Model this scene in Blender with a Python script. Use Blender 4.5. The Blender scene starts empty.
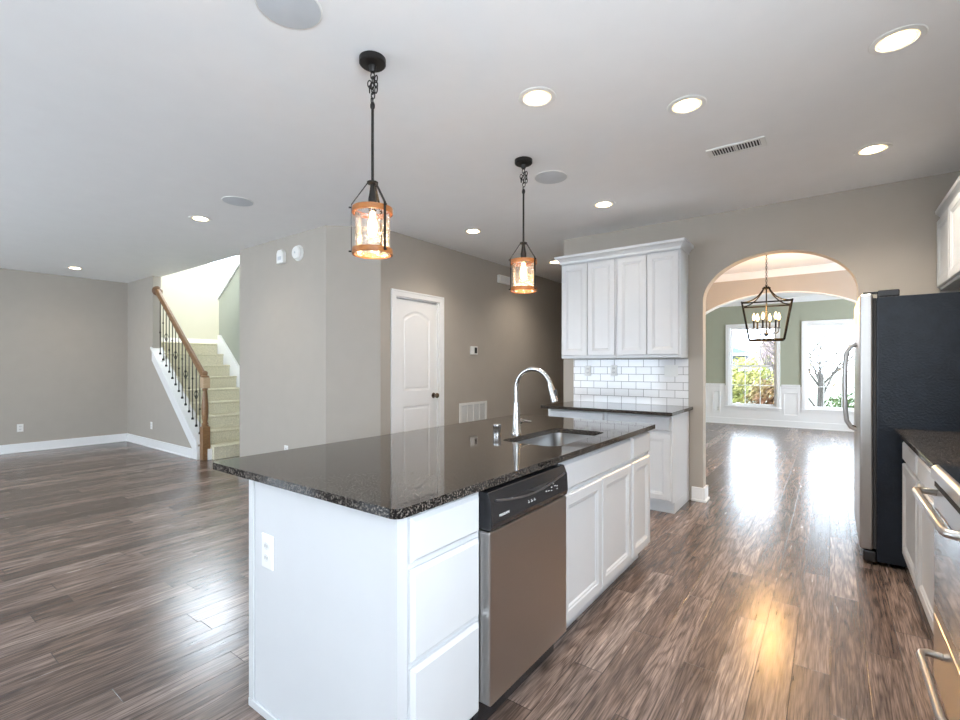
import bpy, bmesh, math, random
from mathutils import Vector, Matrix
random.seed(7)
PI = math.pi
sc = bpy.context.scene
COL = sc.collection

# ---------------------------------------------------------------- camera
cam_d = bpy.data.cameras.new('camera'); cam = bpy.data.objects.new('camera', cam_d); COL.objects.link(cam)
cam.location = (0, 0, 1.31); cam.rotation_euler = (PI/2, 0, math.atan(350/472.))
cam_d.sensor_width = 36; cam_d.lens = 472/960*36; cam_d.shift_y = 6/960; cam_d.clip_start = .05; cam_d.clip_end = 300
sc.camera = cam
# ---------------------------------------------------------------- world, daylight, exposure
sc.view_settings.view_transform = 'Standard'; sc.view_settings.look = 'None'
sc.view_settings.gamma = 1; sc.view_settings.use_curve_mapping = False
sc.view_settings.exposure = 1.40
w = bpy.data.worlds.new('sky'); sc.world = w; w.use_nodes = True
w.node_tree.nodes['Background'].inputs[0].default_value = (.74, .87, 1, 1)
w.node_tree.nodes['Background'].inputs[1].default_value = 4.5

def area(name, loc, rot, sx, sy, power, col):
    d = bpy.data.lights.new(name, 'AREA'); d.shape = 'RECTANGLE'; d.size = sx; d.size_y = sy
    d.energy = power; d.color = col
    o = bpy.data.objects.new(name, d); COL.objects.link(o); o.location = loc; o.rotation_euler = rot
    return o
DAY = (.86, .93, 1)
# daylight through the windows of the wall behind the camera (openings in wall_rear)
area('daylight_patio_door', (-4.9, -3.12, 1.45), (PI/2+.6, 0, 0), 2.6, 1.7, 8, DAY)
area('daylight_side_window', (-8.2, -3.12, 1.45), (PI/2+.6, 0, 0), 1.8, 1.7, 10, DAY)
area('daylight_breakfast_window', (.97, -1.8, 1.45), (PI/2+.7, 0, PI/2), 1.6, 1.7, 25, DAY)
# added fill for the island fronts, from an invented unseen opening in wall_right
area('fill_light_kitchen', (.97, .15, 1.65), (PI/2+.45, 0, PI/2), 1.9, 1.05, 18, DAY)
# fill added to brighten the dining rooms, from invented openings in wall_dining_right
area('fill_light_dining', (1.57, 10.2, 1.4), (PI/2+.15, 0, PI/2), 1.6, 1.6, 14, DAY)
area('fill_light_dining.001', (1.57, 6.7, 1.4), (PI/2+.2, 0, PI/2), 1.6, 1.6, 3, DAY)
# daylight through the high stair window
area('daylight_stair_window', (-8.3, 5.15, 4.2), (-PI/2+.35, 0, 0), 2.2, 1.2, 38, (.98, 1, .93))
area('daylight_landing_window', (-9.83, 4.1, 3.85), (PI/2-.25, 0, -PI/2), 1.5, 1.05, 34, (.82, .91, 1))
# daylight through the two dining windows
area('daylight_dining_window', (-1.385, 12.16, 1.33), (-PI/2, 0, 0), .8, 1.7, 0.01, DAY).data.cycles.is_portal = True
area('daylight_dining_window.001', (.045, 12.16, 1.33), (-PI/2, 0, 0), .8, 1.7, 0.01, DAY).data.cycles.is_portal = True

# ---------------------------------------------------------------- materials
class NT:
    def __init__(s, name):
        s.m = bpy.data.materials.new(name); s.m.use_nodes = True
        s.t = s.m.node_tree; s.b = s.t.nodes['Principled BSDF']; s.out = s.t.nodes['Material Output']
    def n(s, kind, **kw):
        nd = s.t.nodes.new(kind)
        for k, v in kw.items(): setattr(nd, k, v)
        return nd
    def l(s, a, b): s.t.links.new(a, b)
    def math(s, op, a, b=None, c=None):
        nd = s.n('ShaderNodeMath', operation=op)
        for i, v in enumerate((a, b, c)):
            if v is None: continue
            if isinstance(v, (int, float)): nd.inputs[i].default_value = v
            else: s.l(v, nd.inputs[i])
        return nd.outputs[0]
    def pos(s): return s.n('ShaderNodeTexCoord').outputs['Object']
    def noise(s, vec, scale, detail=3, rough=.5):
        nd = s.n('ShaderNodeTexNoise'); nd.inputs['Scale'].default_value = scale
        nd.inputs['Detail'].default_value = detail; nd.inputs['Roughness'].default_value = rough
        if vec is not None: s.l(vec, nd.inputs['Vector'])
        return nd.outputs['Fac']
    def ramp(s, fac, stops):
        nd = s.n('ShaderNodeValToRGB'); s.l(fac, nd.inputs[0]); el = nd.color_ramp.elements
        while len(el) < len(stops): el.new(.5)
        for e, (p, c) in zip(el, stops): e.position = p; e.color = (*c, 1) if len(c) == 3 else c
        return nd.outputs[0]
    def mix(s, fac, a, b, mode='MIX'):
        nd = s.n('ShaderNodeMix', data_type='RGBA', blend_type=mode)
        for i, v in ((0, fac), (6, a), (7, b)):
            if isinstance(v, (int, float)): nd.inputs[i].default_value = v
            elif isinstance(v, tuple): nd.inputs[i].default_value = (*v, 1)
            else: s.l(v, nd.inputs[i])
        return nd.outputs[2]
    def bump(s, h, strength=.2, dist=.002):
        nd = s.n('ShaderNodeBump'); nd.inputs['Strength'].default_value = strength; nd.inputs['Distance'].default_value = dist
        s.l(h, nd.inputs['Height']); s.l(nd.outputs[0], s.b.inputs['Normal'])
    def scaled(s, v, x, y, z):
        nd = s.n('ShaderNodeMapping'); s.l(v, nd.inputs[0]); nd.inputs['Scale'].default_value = (x, y, z); return nd.outputs[0]

def pbr(name, col, rough=.5, metal=0, var=.04, nscale=6, bump=0, bscale=300, bdist=.0005, spec=.5, coat=0):
    k = NT(name); p = k.pos()
    nz = k.noise(p, nscale, 3)
    a = tuple(max(0, c*(1-var)) for c in col); b = tuple(min(1, c*(1+var)) for c in col)
    k.l(k.ramp(nz, [(.3, a), (.7, b)]), k.b.inputs['Base Color'])
    k.b.inputs['Roughness'].default_value = rough; k.b.inputs['Metallic'].default_value = metal
    k.b.inputs['Specular IOR Level'].default_value = spec; k.b.inputs['Coat Weight'].default_value = coat
    if bump: k.bump(k.noise(p, bscale, 2), bump, bdist)
    return k.m

def emit(name, col, strength):
    k = NT(name); k.b.inputs['Base Color'].default_value = (.8, .8, .8, 1)
    k.b.inputs['Emission Color'].default_value = (*col, 1); k.b.inputs['Emission Strength'].default_value = strength
    return k.m

def floor_mat():
    k = NT('oak_plank_floor'); sep = k.n('ShaderNodeSeparateXYZ'); k.l(k.pos(), sep.inputs[0])
    X, Y = sep.outputs[0], sep.outputs[1]
    W, L = .13, 1.15
    x = k.math('DIVIDE', X, W); row = k.math('FLOOR', x)
    wn = k.n('ShaderNodeTexWhiteNoise', noise_dimensions='1D'); k.l(row, wn.inputs['W'])
    y = k.math('ADD', k.math('DIVIDE', Y, L), k.math('MULTIPLY', wn.outputs[0], 17.3)); col = k.math('FLOOR', y)
    cmb = k.n('ShaderNodeCombineXYZ'); k.l(row, cmb.inputs[0]); k.l(col, cmb.inputs[1])
    w2 = k.n('ShaderNodeTexWhiteNoise', noise_dimensions='2D'); k.l(cmb.outputs[0], w2.inputs['Vector'])
    rnd = w2.outputs['Value']
    fx = k.math('FRACT', x); fy = k.math('FRACT', y)
    ex = k.math('MULTIPLY', k.math('MINIMUM', fx, k.math('SUBTRACT', 1, fx)), W)
    ey = k.math('MULTIPLY', k.math('MINIMUM', fy, k.math('SUBTRACT', 1, fy)), L)
    edge = k.math('MINIMUM', ex, ey)
    seam = k.n('ShaderNodeMapRange'); k.l(edge, seam.inputs[0]); seam.inputs[1].default_value = .0003; seam.inputs[2].default_value = .0019
    # grain coordinates, shifted per board
    gv = k.n('ShaderNodeCombineXYZ')
    k.l(k.math('ADD', X, k.math('MULTIPLY', rnd, 31)), gv.inputs[0])
    k.l(k.math('ADD', k.math('MULTIPLY', Y, .095), k.math('MULTIPLY', rnd, 57)), gv.inputs[1])
    big = k.noise(gv.outputs[0], 9, 2, .4)
    cath = k.math('SINE', k.math('MULTIPLY', big, 75))
    cath = k.math('POWER', k.math('MULTIPLY_ADD', cath, .5, .5), 2.5)
    fine = k.noise(k.scaled(gv.outputs[0], 1, .35, 1), 190, 3, .6)
    mid = k.noise(gv.outputs[0], 26, 3, .6)
    tone = k.ramp(rnd, [(0, (.088, .061, .050)), (.35, (.138, .098, .080)), (.7, (.185, .135, .113)), (1, (.265, .203, .174))])
    c = k.mix(k.math('MULTIPLY', cath, .48), tone, (.030, .019, .015))
    c = k.mix(.62, c, k.ramp(fine, [(.34, (.15, .15, .15)), (.62, (.86, .86, .86))]), 'OVERLAY')
    c = k.mix(.45, c, k.ramp(mid, [(.32, (.12, .12, .12)), (.66, (.86, .86, .86))]), 'OVERLAY')
    kn = k.noise(k.scaled(gv.outputs[0], 1, 3.2, 1), 7.5, 2, .55)
    c = k.mix(k.math('MULTIPLY', k.ramp(kn, [(.64, (0, 0, 0)), (.76, (1, 1, 1))]), .65), c, (.035, .026, .023))
    c = k.mix(seam.outputs[0], (.02, .014, .012), c)
    k.l(c, k.b.inputs['Base Color'])
    r = k.n('ShaderNodeMapRange'); k.l(mid, r.inputs[0]); r.inputs[3].default_value = .17; r.inputs[4].default_value = .32
    k.l(r.outputs[0], k.b.inputs['Roughness'])
    h = k.math('ADD', k.math('MULTIPLY', seam.outputs[0], 1.0), k.math('ADD', k.math('MULTIPLY', fine, .35), k.math('MULTIPLY', mid, .2)))
    k.bump(h, .28, .0015)
    return k.m

def granite_mat():
    k = NT('black_speckled_granite'); p = k.pos()
    a = k.noise(p, 170, 1, .6); b = k.noise(p, 90, 3, .6)
    c = k.ramp(a, [(.0, (.003, .003, .003)), (.46, (.007, .006, .006)), (.55, (.045, .038, .032)), (.64, (.22, .19, .165))])
    c = k.mix(.3, c, k.ramp(b, [(.35, (.006, .006, .006)), (.7, (.028, .025, .022))]))
    k.l(c, k.b.inputs['Base Color']); k.b.inputs['Roughness'].default_value = .07
    k.b.inputs['IOR'].default_value = 1.40
    k.l(k.ramp(a, [(.4, (.03, .03, .03)), (.7, (.08, .08, .08))]), k.b.inputs['Roughness'])
    return k.m

def steel_mat(name, col, rough, ax=(1, 1, 60)):
    k = NT(name); p = k.scaled(k.pos(), *ax)
    nz = k.noise(p, 30, 3, .6)
    k.l(k.ramp(nz, [(.3, tuple(c*.95 for c in col)), (.7, col)]), k.b.inputs['Base Color'])
    k.b.inputs['Metallic'].default_value = 1
    k.l(k.ramp(nz, [(.3, (rough*.95,)*3), (.7, (rough*1.05,)*3)]), k.b.inputs['Roughness'])
    return k.m

def tile_mat():
    k = NT('white_subway_tile'); sep = k.n('ShaderNodeSeparateXYZ'); k.l(k.pos(), sep.inputs[0])
    v = k.n('ShaderNodeCombineXYZ'); k.l(sep.outputs[0], v.inputs[0]); k.l(k.math('SUBTRACT', sep.outputs[2], .913), v.inputs[1])
    br = k.n('ShaderNodeTexBrick'); k.l(v.outputs[0], br.inputs[0]); br.offset = .5
    br.inputs['Scale'].default_value = 1; br.inputs['Mortar Size'].default_value = .0022; br.inputs['Mortar Smooth'].default_value = .2
    br.inputs['Brick Width'].default_value = .155; br.inputs['Row Height'].default_value = .0777
    br.inputs['Color1'].default_value = (.78, .78, .79, 1); br.inputs['Color2'].default_value = (.84, .84, .85, 1)
    br.inputs['Mortar'].default_value = (.16, .15, .15, 1)
    k.l(br.outputs['Color'], k.b.inputs['Base Color'])
    rr = k.n('ShaderNodeMapRange'); k.l(br.outputs['Fac'], rr.inputs[0]); rr.inputs[3].default_value = .09; rr.inputs[4].default_value = .8
    k.l(rr.outputs[0], k.b.inputs['Roughness'])
    k.bump(k.math('SUBTRACT', 1, br.outputs['Fac']), .5, .002)
    return k.m

def seeded_glass():
    k = NT('seeded_glass'); p = k.pos()
    tr = k.n('ShaderNodeBsdfTransparent'); gl = k.n('ShaderNodeBsdfGlossy'); gl.inputs['Roughness'].default_value = .12
    vo = k.n('ShaderNodeTexVoronoi'); k.l(p, vo.inputs[0]); vo.inputs['Scale'].default_value = 150
    spots = k.ramp(vo.outputs['Distance'], [(.22, (1, 1, 1)), (.5, (0, 0, 0))])
    bm_ = k.n('ShaderNodeBump'); bm_.inputs['Strength'].default_value = .9; bm_.inputs['Distance'].default_value = .0012
    k.l(spots, bm_.inputs['Height']); k.l(bm_.outputs[0], gl.inputs['Normal'])
    tr.inputs[0].default_value = (.97, .95, .92, 1)
    fr = k.n('ShaderNodeFresnel'); fr.inputs[0].default_value = 1.40
    f = k.math('MINIMUM', k.math('ADD', k.math('MULTIPLY', spots, .75), k.math('ADD', fr.outputs[0], .04)), 1)
    mx = k.n('ShaderNodeMixShader'); k.l(f, mx.inputs[0]); k.l(tr.outputs[0], mx.inputs[1]); k.l(gl.outputs[0], mx.inputs[2])
    k.l(mx.outputs[0], k.out.inputs[0]); return k.m

def pane_glass():
    k = NT('window_glass')
    tr = k.n('ShaderNodeBsdfTransparent'); gl = k.n('ShaderNodeBsdfGlossy'); gl.inputs['Roughness'].default_value = .01
    fr = k.n('ShaderNodeFresnel'); fr.inputs[0].default_value = 1.45
    mx = k.n('ShaderNodeMixShader'); k.l(fr.outputs[0], mx.inputs[0]); k.l(tr.outputs[0], mx.inputs[1]); k.l(gl.outputs[0], mx.inputs[2])
    k.l(mx.outputs[0], k.out.inputs[0]); return k.m

def wood_mat(name, dark, light, axis=(1, 1, 8), rough=.35):
    k = NT(name); nz = k.noise(k.scaled(k.pos(), *axis), 22, 4, .6)
    k.l(k.ramp(nz, [(.3, dark), (.7, light)]), k.b.inputs['Base Color']); k.b.inputs['Roughness'].default_value = rough
    k.bump(nz, .15, .001); return k.m

def leaf_mat(name, a, b):
    k = NT(name); k.l(k.ramp(k.noise(k.pos(), 1.7, 3), [(.35, a), (.65, b)]), k.b.inputs['Base Color'])
    k.b.inputs['Roughness'].default_value = .7; return k.m

def roof_mat(name, a, b):
    k = NT(name); br = k.n('ShaderNodeTexBrick'); k.l(k.pos(), br.inputs[0]); br.inputs['Scale'].default_value = 3
    br.inputs['Color1'].default_value = (*a, 1); br.inputs['Color2'].default_value = (*b, 1); br.inputs['Mortar'].default_value = (*(c*.6 for c in a), 1)
    k.l(br.outputs[0], k.b.inputs['Base Color']); k.b.inputs['Roughness'].default_value = .9; return k.m

M = dict(
 wall=pbr('greige_wall_paint', (.42, .382, .334), .75, var=.015, bump=.12, bscale=220, spec=.25),
 green=pbr('sage_wall_paint', (.375, .385, .30), .75, var=.015, bump=.12, bscale=220, spec=.25),
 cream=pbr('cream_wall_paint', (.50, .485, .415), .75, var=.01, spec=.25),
 ceil=pbr('white_ceiling_paint', (.86, .86, .86), .85, var=.01, bump=.15, bscale=160, spec=.2),
 trim=pbr('white_trim_paint', (.82, .82, .82), .35, var=.01),
 cab=pbr('white_cabinet_lacquer', (.61, .62, .635), .28, var=.012),
 floor=floor_mat(), granite=granite_mat(), tile=tile_mat(),
 steel=steel_mat('brushed_stainless', (.56, .54, .52), .30, (1, 1, 40)),
 steelv=steel_mat('brushed_stainless_vertical', (.52, .51, .50), .34, (40, 40, 1)),
 chrome=steel_mat('satin_nickel', (.50, .50, .50), .26, (1, 1, 1)),
 sinksteel=steel_mat('sink_steel', (.42, .42, .42), .33, (40, 1, 1)),
 black=pbr('black_plastic', (.018, .018, .020), .25, var=.05),
 blackrough=pbr('black_textured_enamel', (.008, .013, .022), .30, var=.2, nscale=15, bump=1, bscale=75, bdist=.003, spec=.35),
 iron=pbr('dark_bronze_iron', (.022, .020, .019), .42, .6, var=.2),
 oak=wood_mat('golden_oak', (.16, .080, .035), (.33, .18, .08)),
 oakring=wood_mat('warm_wood_ring', (.20, .065, .015), (.42, .16, .04), (1, 1, 30)),
 carpet=pbr('beige_carpet', (.78, .73, .56), .98, var=.12, nscale=55, bump=.9, bscale=260, bdist=.006, spec=.1),
 glass=seeded_glass(), pane=pane_glass(),
 plastic=pbr('white_plastic', (.80, .80, .78), .35, var=.01),
 slot=pbr('dark_slot', (.03, .03, .03), .7),
 grey=pbr('grey_button_print', (.55, .55, .55), .5),
 spk=pbr('speaker_cloth', (.56, .59, .62), .9, bump=.5, bscale=900),
 can=emit('lamp_diffuser', (1, .80, .55), 14.0),
 refl=emit('gold_reflector_glow', (1, .66, .28), .75),
 bulb=emit('filament_glow', (1, .62, .26), 5.5),
 candle=emit('candle_bulb_glow', (1, .56, .17), 4.5),
 ovenglass=pbr('oven_glass', (.02, .022, .026), .04, var=.05, spec=.9, coat=.6),
 nickel=steel_mat('brushed_knob_nickel', (.30, .25, .20), .25, (1, 1, 1)),
 brick=pbr('red_brick', (.10, .05, .04), .9, var=.25, nscale=30),
 siding=pbr('pale_siding', (.09, .10, .12), .8),
 bluer=roof_mat('blue_grey_shingle', (.045, .095, .16), (.065, .12, .19)),
 redr=roof_mat('red_shingle', (.14, .095, .095), (.20, .14, .138)),
 leafy=leaf_mat('yellow_green_leaf', (.13, .15, .03), (.38, .34, .10)),
 leafr=leaf_mat('rusty_leaf', (.13, .05, .02), (.20, .15, .05)),
 leafg=leaf_mat('green_leaf', (.03, .06, .015), (.09, .12, .03)),
 bark=pbr('pale_bark', (.07, .06, .055), .9, var=.2, nscale=20),
 lawn=pbr('lawn_grass', (.26, .28, .21), .95, var=.4, nscale=3),
)

# ---------------------------------------------------------------- mesh helpers
def loc_of(o):
    v = Vector((0, 0, 0))
    while o: v += o.location; o = o.parent
    return v
def obj(name, bm, mat, parent=None, bevel=0, smooth=False, seg=2):
    """links bm (built in world coordinates) as one mesh object"""
    if parent is not None: bmesh.ops.translate(bm, vec=-loc_of(parent), verts=bm.verts)
    bmesh.ops.recalc_face_normals(bm, faces=bm.faces)
    me = bpy.data.meshes.new(name); bm.to_mesh(me); bm.free()
    me.materials.append(M[mat] if isinstance(mat, str) else mat)
    o = bpy.data.objects.new(name, me); COL.objects.link(o)
    if parent is not None: o.parent = parent
    if smooth:
        for p in me.polygons: p.use_smooth = True
        try: me.set_sharp_from_angle(angle=math.radians(38))
        except Exception: pass
    if bevel:
        b = o.modifiers.new('bevel', 'BEVEL'); b.width = bevel; b.segments = seg; b.limit_method = 'ANGLE'; b.angle_limit = math.radians(40)
    return o
def tag(o, label, cat, group=None, kind=None):
    o['label'] = label; o['category'] = cat
    if group: o['group'] = group
    if kind: o['kind'] = kind
    return o
def thing(name, loc, label, cat, group=None):
    o = bpy.data.objects.new(name, None); o.empty_display_size = .05; COL.objects.link(o); o.location = loc
    return tag(o, label, cat, group)
def struct(name, bm, mat, parent=None, **k):
    o = obj(name, bm, mat, parent, **k)
    if parent is None: o['kind'] = 'structure'
    return o
def bx(x0, x1, y0, y1, z0, z1, bm=None):
    bm = bm or bmesh.new()
    v = [bm.verts.new(p) for p in ((x0,y0,z0),(x1,y0,z0),(x1,y1,z0),(x0,y1,z0),(x0,y0,z1),(x1,y0,z1),(x1,y1,z1),(x0,y1,z1))]
    for f in ((0,3,2,1),(4,5,6,7),(0,1,5,4),(1,2,6,5),(2,3,7,6),(3,0,4,7)): bm.faces.new([v[i] for i in f])
    return bm
def boxes(lst):
    bm = bmesh.new()
    for b in lst: bx(*b, bm=bm)
    return bm
def tube(pts, r, seg=10, bm=None, closed=False):
    """tube through pts; r a number or list"""
    bm = bm or bmesh.new(); pts = [Vector(p) for p in pts]; n = len(pts)
    rs = r if isinstance(r, (list, tuple)) else [r]*n
    rings = []; up = None
    for i, p in enumerate(pts):
        if closed: d = pts[(i+1) % n]-pts[i-1]
        else: d = pts[min(i+1, n-1)]-pts[max(i-1, 0)]
        d.normalize()
        if up is None: up = Vector((0, 0, 1)) if abs(d.z) < .9 else Vector((1, 0, 0))
        a = d.cross(up)
        if a.length < 1e-4: a = d.cross(Vector((0, 1, 0)))
        a.normalize(); b = a.cross(d).normalized(); up = b
        rings.append([bm.verts.new(p + (a*math.cos(2*PI*k/seg)+b*math.sin(2*PI*k/seg))*rs[i]) for k in range(seg)])
    rng = range(n) if closed else range(n-1)
    for i in rng:
        A, B = rings[i], rings[(i+1) % n]
        for k in range(seg): bm.faces.new((A[k], A[(k+1) % seg], B[(k+1) % seg], B[k]))
    if not closed: bm.faces.new(rings[0][::-1]); bm.faces.new(rings[-1])
    return bm
def lathe(prof, c, seg=32, bm=None, axis=None, cap=True):
    """prof: (r, h) list from bottom to top round the vertical (or `axis`) through c"""
    bm = bm or bmesh.new(); c = Vector(c)
    ax = Vector(axis or (0, 0, 1)).normalized()
    u = ax.orthogonal().normalized(); v = ax.cross(u)
    rings = [[bm.verts.new(c+ax*h+(u*math.cos(2*PI*k/seg)+v*math.sin(2*PI*k/seg))*max(r, 1e-4)) for k in range(seg)] for r, h in prof]
    for A, B in zip(rings, rings[1:]):
        for k in range(seg): bm.faces.new((A[k], A[(k+1) % seg], B[(k+1) % seg], B[k]))
    if cap: bm.faces.new(rings[0][::-1]); bm.faces.new(rings[-1])
    return bm
def prism(poly, O, U, V, N, depth, bm=None):
    """polygon (u,v) extruded along N by depth"""
    bm = bm or bmesh.new(); O, U, V, N = map(Vector, (O, U, V, N))
    a = [bm.verts.new(O+U*u+V*v) for u, v in poly]; b = [bm.verts.new(O+U*u+V*v+N*depth) for u, v in poly]
    bm.faces.new(a[::-1]); bm.faces.new(b); n = len(poly)
    for i in range(n): bm.faces.new((a[i], a[(i+1) % n], b[(i+1) % n], b[i]))
    return bm
Z = Vector((0, 0, 1))
def rect(u0, v0, u1, v1, i=0): return [(u0+i, v0+i), (u1-i, v0+i), (u1-i, v1-i), (u0+i, v1-i)]
def rings(O, U, N, loops, bm=None):
    """loops: [(polygon (u,v)...), n offset] joined ring by ring and capped at both ends"""
    bm = bm or bmesh.new(); O, U, N = map(Vector, (O, U, N)); R = []
    for poly, n in loops: R.append([bm.verts.new(O+U*u+Z*v+N*n) for u, v in poly])
    for A, B in zip(R, R[1:]):
        m = len(A)
        for k in range(m): bm.faces.new((A[k], A[(k+1) % m], B[(k+1) % m], B[k]))
    bm.faces.new(R[0][::-1]); bm.faces.new(R[-1]); return bm
def slab_front(O, U, N, u0, v0, u1, v1, t=.02):
    r = lambda i: rect(u0, v0, u1, v1, i)
    return rings(O, U, N, [(r(0), 0), (r(0), t*.45), (r(.012), t), ])
def panel_front(O, U, N, u0, v0, u1, v1, t=.02, st=.05):
    r = lambda i: rect(u0, v0, u1, v1, i)
    return rings(O, U, N, [(r(0), 0), (r(0), t*.7), (r(.005), t), (r(st), t), (r(st+.006), t-.004), (r(st+.014), t-.005), (r(st+.022), t-.0105)])

def cabinet(name, label, O, U, N, w, z0, z1, depth, fronts, toe=.10, hollow=False, cat='cabinet', group=None, toein=.065):
    """O: floor-level point at one end of the face; U along the face, N outward"""
    O, U, N = Vector(O), Vector(U), Vector(N)
    t = thing(name, O + U*w/2 - N*depth/2 + Z*z0*(0 if toe else 1), label, cat, group)
    if hollow:
        b = prism(rect(0, z0+toe, w, z1), O, U, Z, -N, .018)
        prism(rect(0, z0+toe, w, z1), O-N*(depth-.012), U, Z, -N, .012, bm=b)
        prism(rect(0, z0+toe, .018, z1), O-N*.018, U, Z, -N, depth-.03, bm=b); prism(rect(w-.018, z0+toe, w, z1), O-N*.018, U, Z, -N, depth-.03, bm=b)
        prism(rect(.018, z0+toe, w-.018, z0+toe+.018), O-N*.018, U, Z, -N, depth-.03, bm=b)
    else: b = prism(rect(0, z0+toe, w, z1), O, U, Z, -N, depth)
    if toe: prism(rect(0, z0, w, z0+toe), O - N*toein, U, Z, -N, depth-toein, bm=b)
    obj('body', b, 'cab', t, bevel=.002)
    for kind, u0, v0, u1, v1 in fronts:
        if kind == 'drawer': obj('drawer', slab_front(O+N*.0005, U, N, u0, v0, u1, v1), 'cab', t)
        elif kind == 'panel': obj('front_panel', slab_front(O+N*.0005, U, N, u0, v0, u1, v1), 'cab', t)
        else: obj('door', panel_front(O+N*.0005, U, N, u0, v0, u1, v1), 'cab', t)
    return t

H = 2.76
# ================================================================ THE SETTING
struct('floor', bx(-10.05, 1.7, -3.3, 12.15, -.12, 0), 'floor')
struct('ceiling', boxes([(-10.05, 1.12, -3.3, 3.08, H, H+.25), (-5.95, 1.7, 3.08, 12.15, H, H+.25), (-9.9, -5.8, 3.0, 5.45, 5.4, 5.5)]), 'ceil')
# left (far) wall, and its stairwell part beyond the stair wall
struct('wall_left', bx(-10.02, -9.87, -3.3, 3.08, 0, H), 'wall')
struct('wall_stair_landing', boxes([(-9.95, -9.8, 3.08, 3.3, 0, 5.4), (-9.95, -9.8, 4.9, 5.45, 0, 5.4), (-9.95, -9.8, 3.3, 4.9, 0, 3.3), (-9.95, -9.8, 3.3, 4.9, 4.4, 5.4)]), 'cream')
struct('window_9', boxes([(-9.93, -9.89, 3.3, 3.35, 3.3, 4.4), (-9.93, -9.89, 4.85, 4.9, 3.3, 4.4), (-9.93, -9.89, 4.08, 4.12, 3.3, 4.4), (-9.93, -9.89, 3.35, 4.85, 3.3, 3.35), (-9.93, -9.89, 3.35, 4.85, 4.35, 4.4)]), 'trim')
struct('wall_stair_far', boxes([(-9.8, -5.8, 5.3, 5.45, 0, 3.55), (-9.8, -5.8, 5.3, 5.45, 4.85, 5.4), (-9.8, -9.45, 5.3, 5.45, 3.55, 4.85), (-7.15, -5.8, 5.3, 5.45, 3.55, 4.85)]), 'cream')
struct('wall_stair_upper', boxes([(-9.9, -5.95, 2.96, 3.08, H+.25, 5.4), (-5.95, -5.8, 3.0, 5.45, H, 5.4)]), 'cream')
# stair wall with the sloping stringer edge
def ztop(x): return .30 + .818*(-7.15-x)
struct('wall_stair', prism([(-9.87, 0), (-7.12, 0), (-7.12, ztop(-7.12)-.03), (-8.74, ztop(-8.74)-.03), (-8.74, H), (-9.87, H)], (0, 2.96, 0), (1, 0, 0), Z, (0, 1, 0), .12), 'wall')
# sloping trim along the stringer (face board + cap)
sb = prism([(-7.12, .0), (-7.12, ztop(-7.12)), (-8.74, ztop(-8.74)), (-8.74, ztop(-8.74)-.20), (-7.26, .13), (-7.26, 0)], (0, 2.945, 0), (1, 0, 0), Z, (0, 1, 0), .015)
prism([(-7.08, ztop(-7.08)-.03), (-7.08, ztop(-7.08)), (-8.76, ztop(-8.76)), (-8.76, ztop(-8.76)-.03)], (0, 2.93, 0), (1, 0, 0), Z, (0, 1, 0), .17, bm=sb)
bx(-7.14, -7.095, 2.94, 3.10, 0, .16, bm=sb); bx(-7.15, -7.09, 2.93, 3.11, .16, .18, bm=sb)
bx(-6.985, -6.965, 3.03, 3.083, 0, .15, bm=sb)
struct('trim_stringer', sb, 'trim')
# middle wall of the stair, cap rising along the upper flight
struct('wall_stair_middle', prism([(-8.78, 0), (-5.95, 0), (-5.95, 4.4), (-8.78, 2.50)], (0, 4.0, 0), (1, 0, 0), Z, (0, 1, 0), .12), pbr('sage_stair_paint', (.36, .375, .315), .75, var=.01, spec=.2))
struct('trim_stair_cap', prism([(-8.80, 2.50), (-5.95, 4.40), (-5.95, 4.45), (-8.80, 2.55)], (0, 3.975, 0), (1, 0, 0), Z, (0, 1, 0), .17), 'trim')
struct('trim_stair_skirt', prism([(-8.78, 1.45), (-7.1, 0), (-6.7, 0), (-6.7, .20), (-8.70, 1.86), (-8.78, 1.86)], (0, 3.975, 0), (1, 0, 0), Z, (0, 1, 0), .025), 'trim')
# closet block: left face, chamfer, door wall
pl = [(-5.95, 2.96), (-4.17, 2.96), (-3.78, 3.35), (-3.78, 3.555), (-3.78, 4.275)]
struct('wall_closet', bx(-5.95, -4.17, 2.96, 3.08, 0, H), 'wall')
struct('wall_closet_side', bx(-5.95, -5.83, 3.08, 4.0, 0, H), 'wall')
cb = bmesh.new(); prism([(-4.17, 2.96), (-3.78, 3.35), (-3.9, 3.40), (-4.22, 3.08)], (0, 0, 0), (1, 0, 0), (0, 1, 0), Z, H, bm=cb)
struct('wall_chamfer', cb, pbr('greige_corner_paint', (.42, .382, .334), .75, var=.015, bump=.12, bscale=220, spec=.25))
struct('wall_pantry', boxes([(-3.9, -3.78, 3.35, 3.56, 0, H), (-3.9, -3.78, 4.27, 8.52, 0, H), (-3.9, -3.78, 3.56, 4.27, 2.07, H)]), 'wall')
struct('wall_closet_inside', bx(-4.7, -4.6, 3.2, 4.7, 0, H), 'wall')
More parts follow.
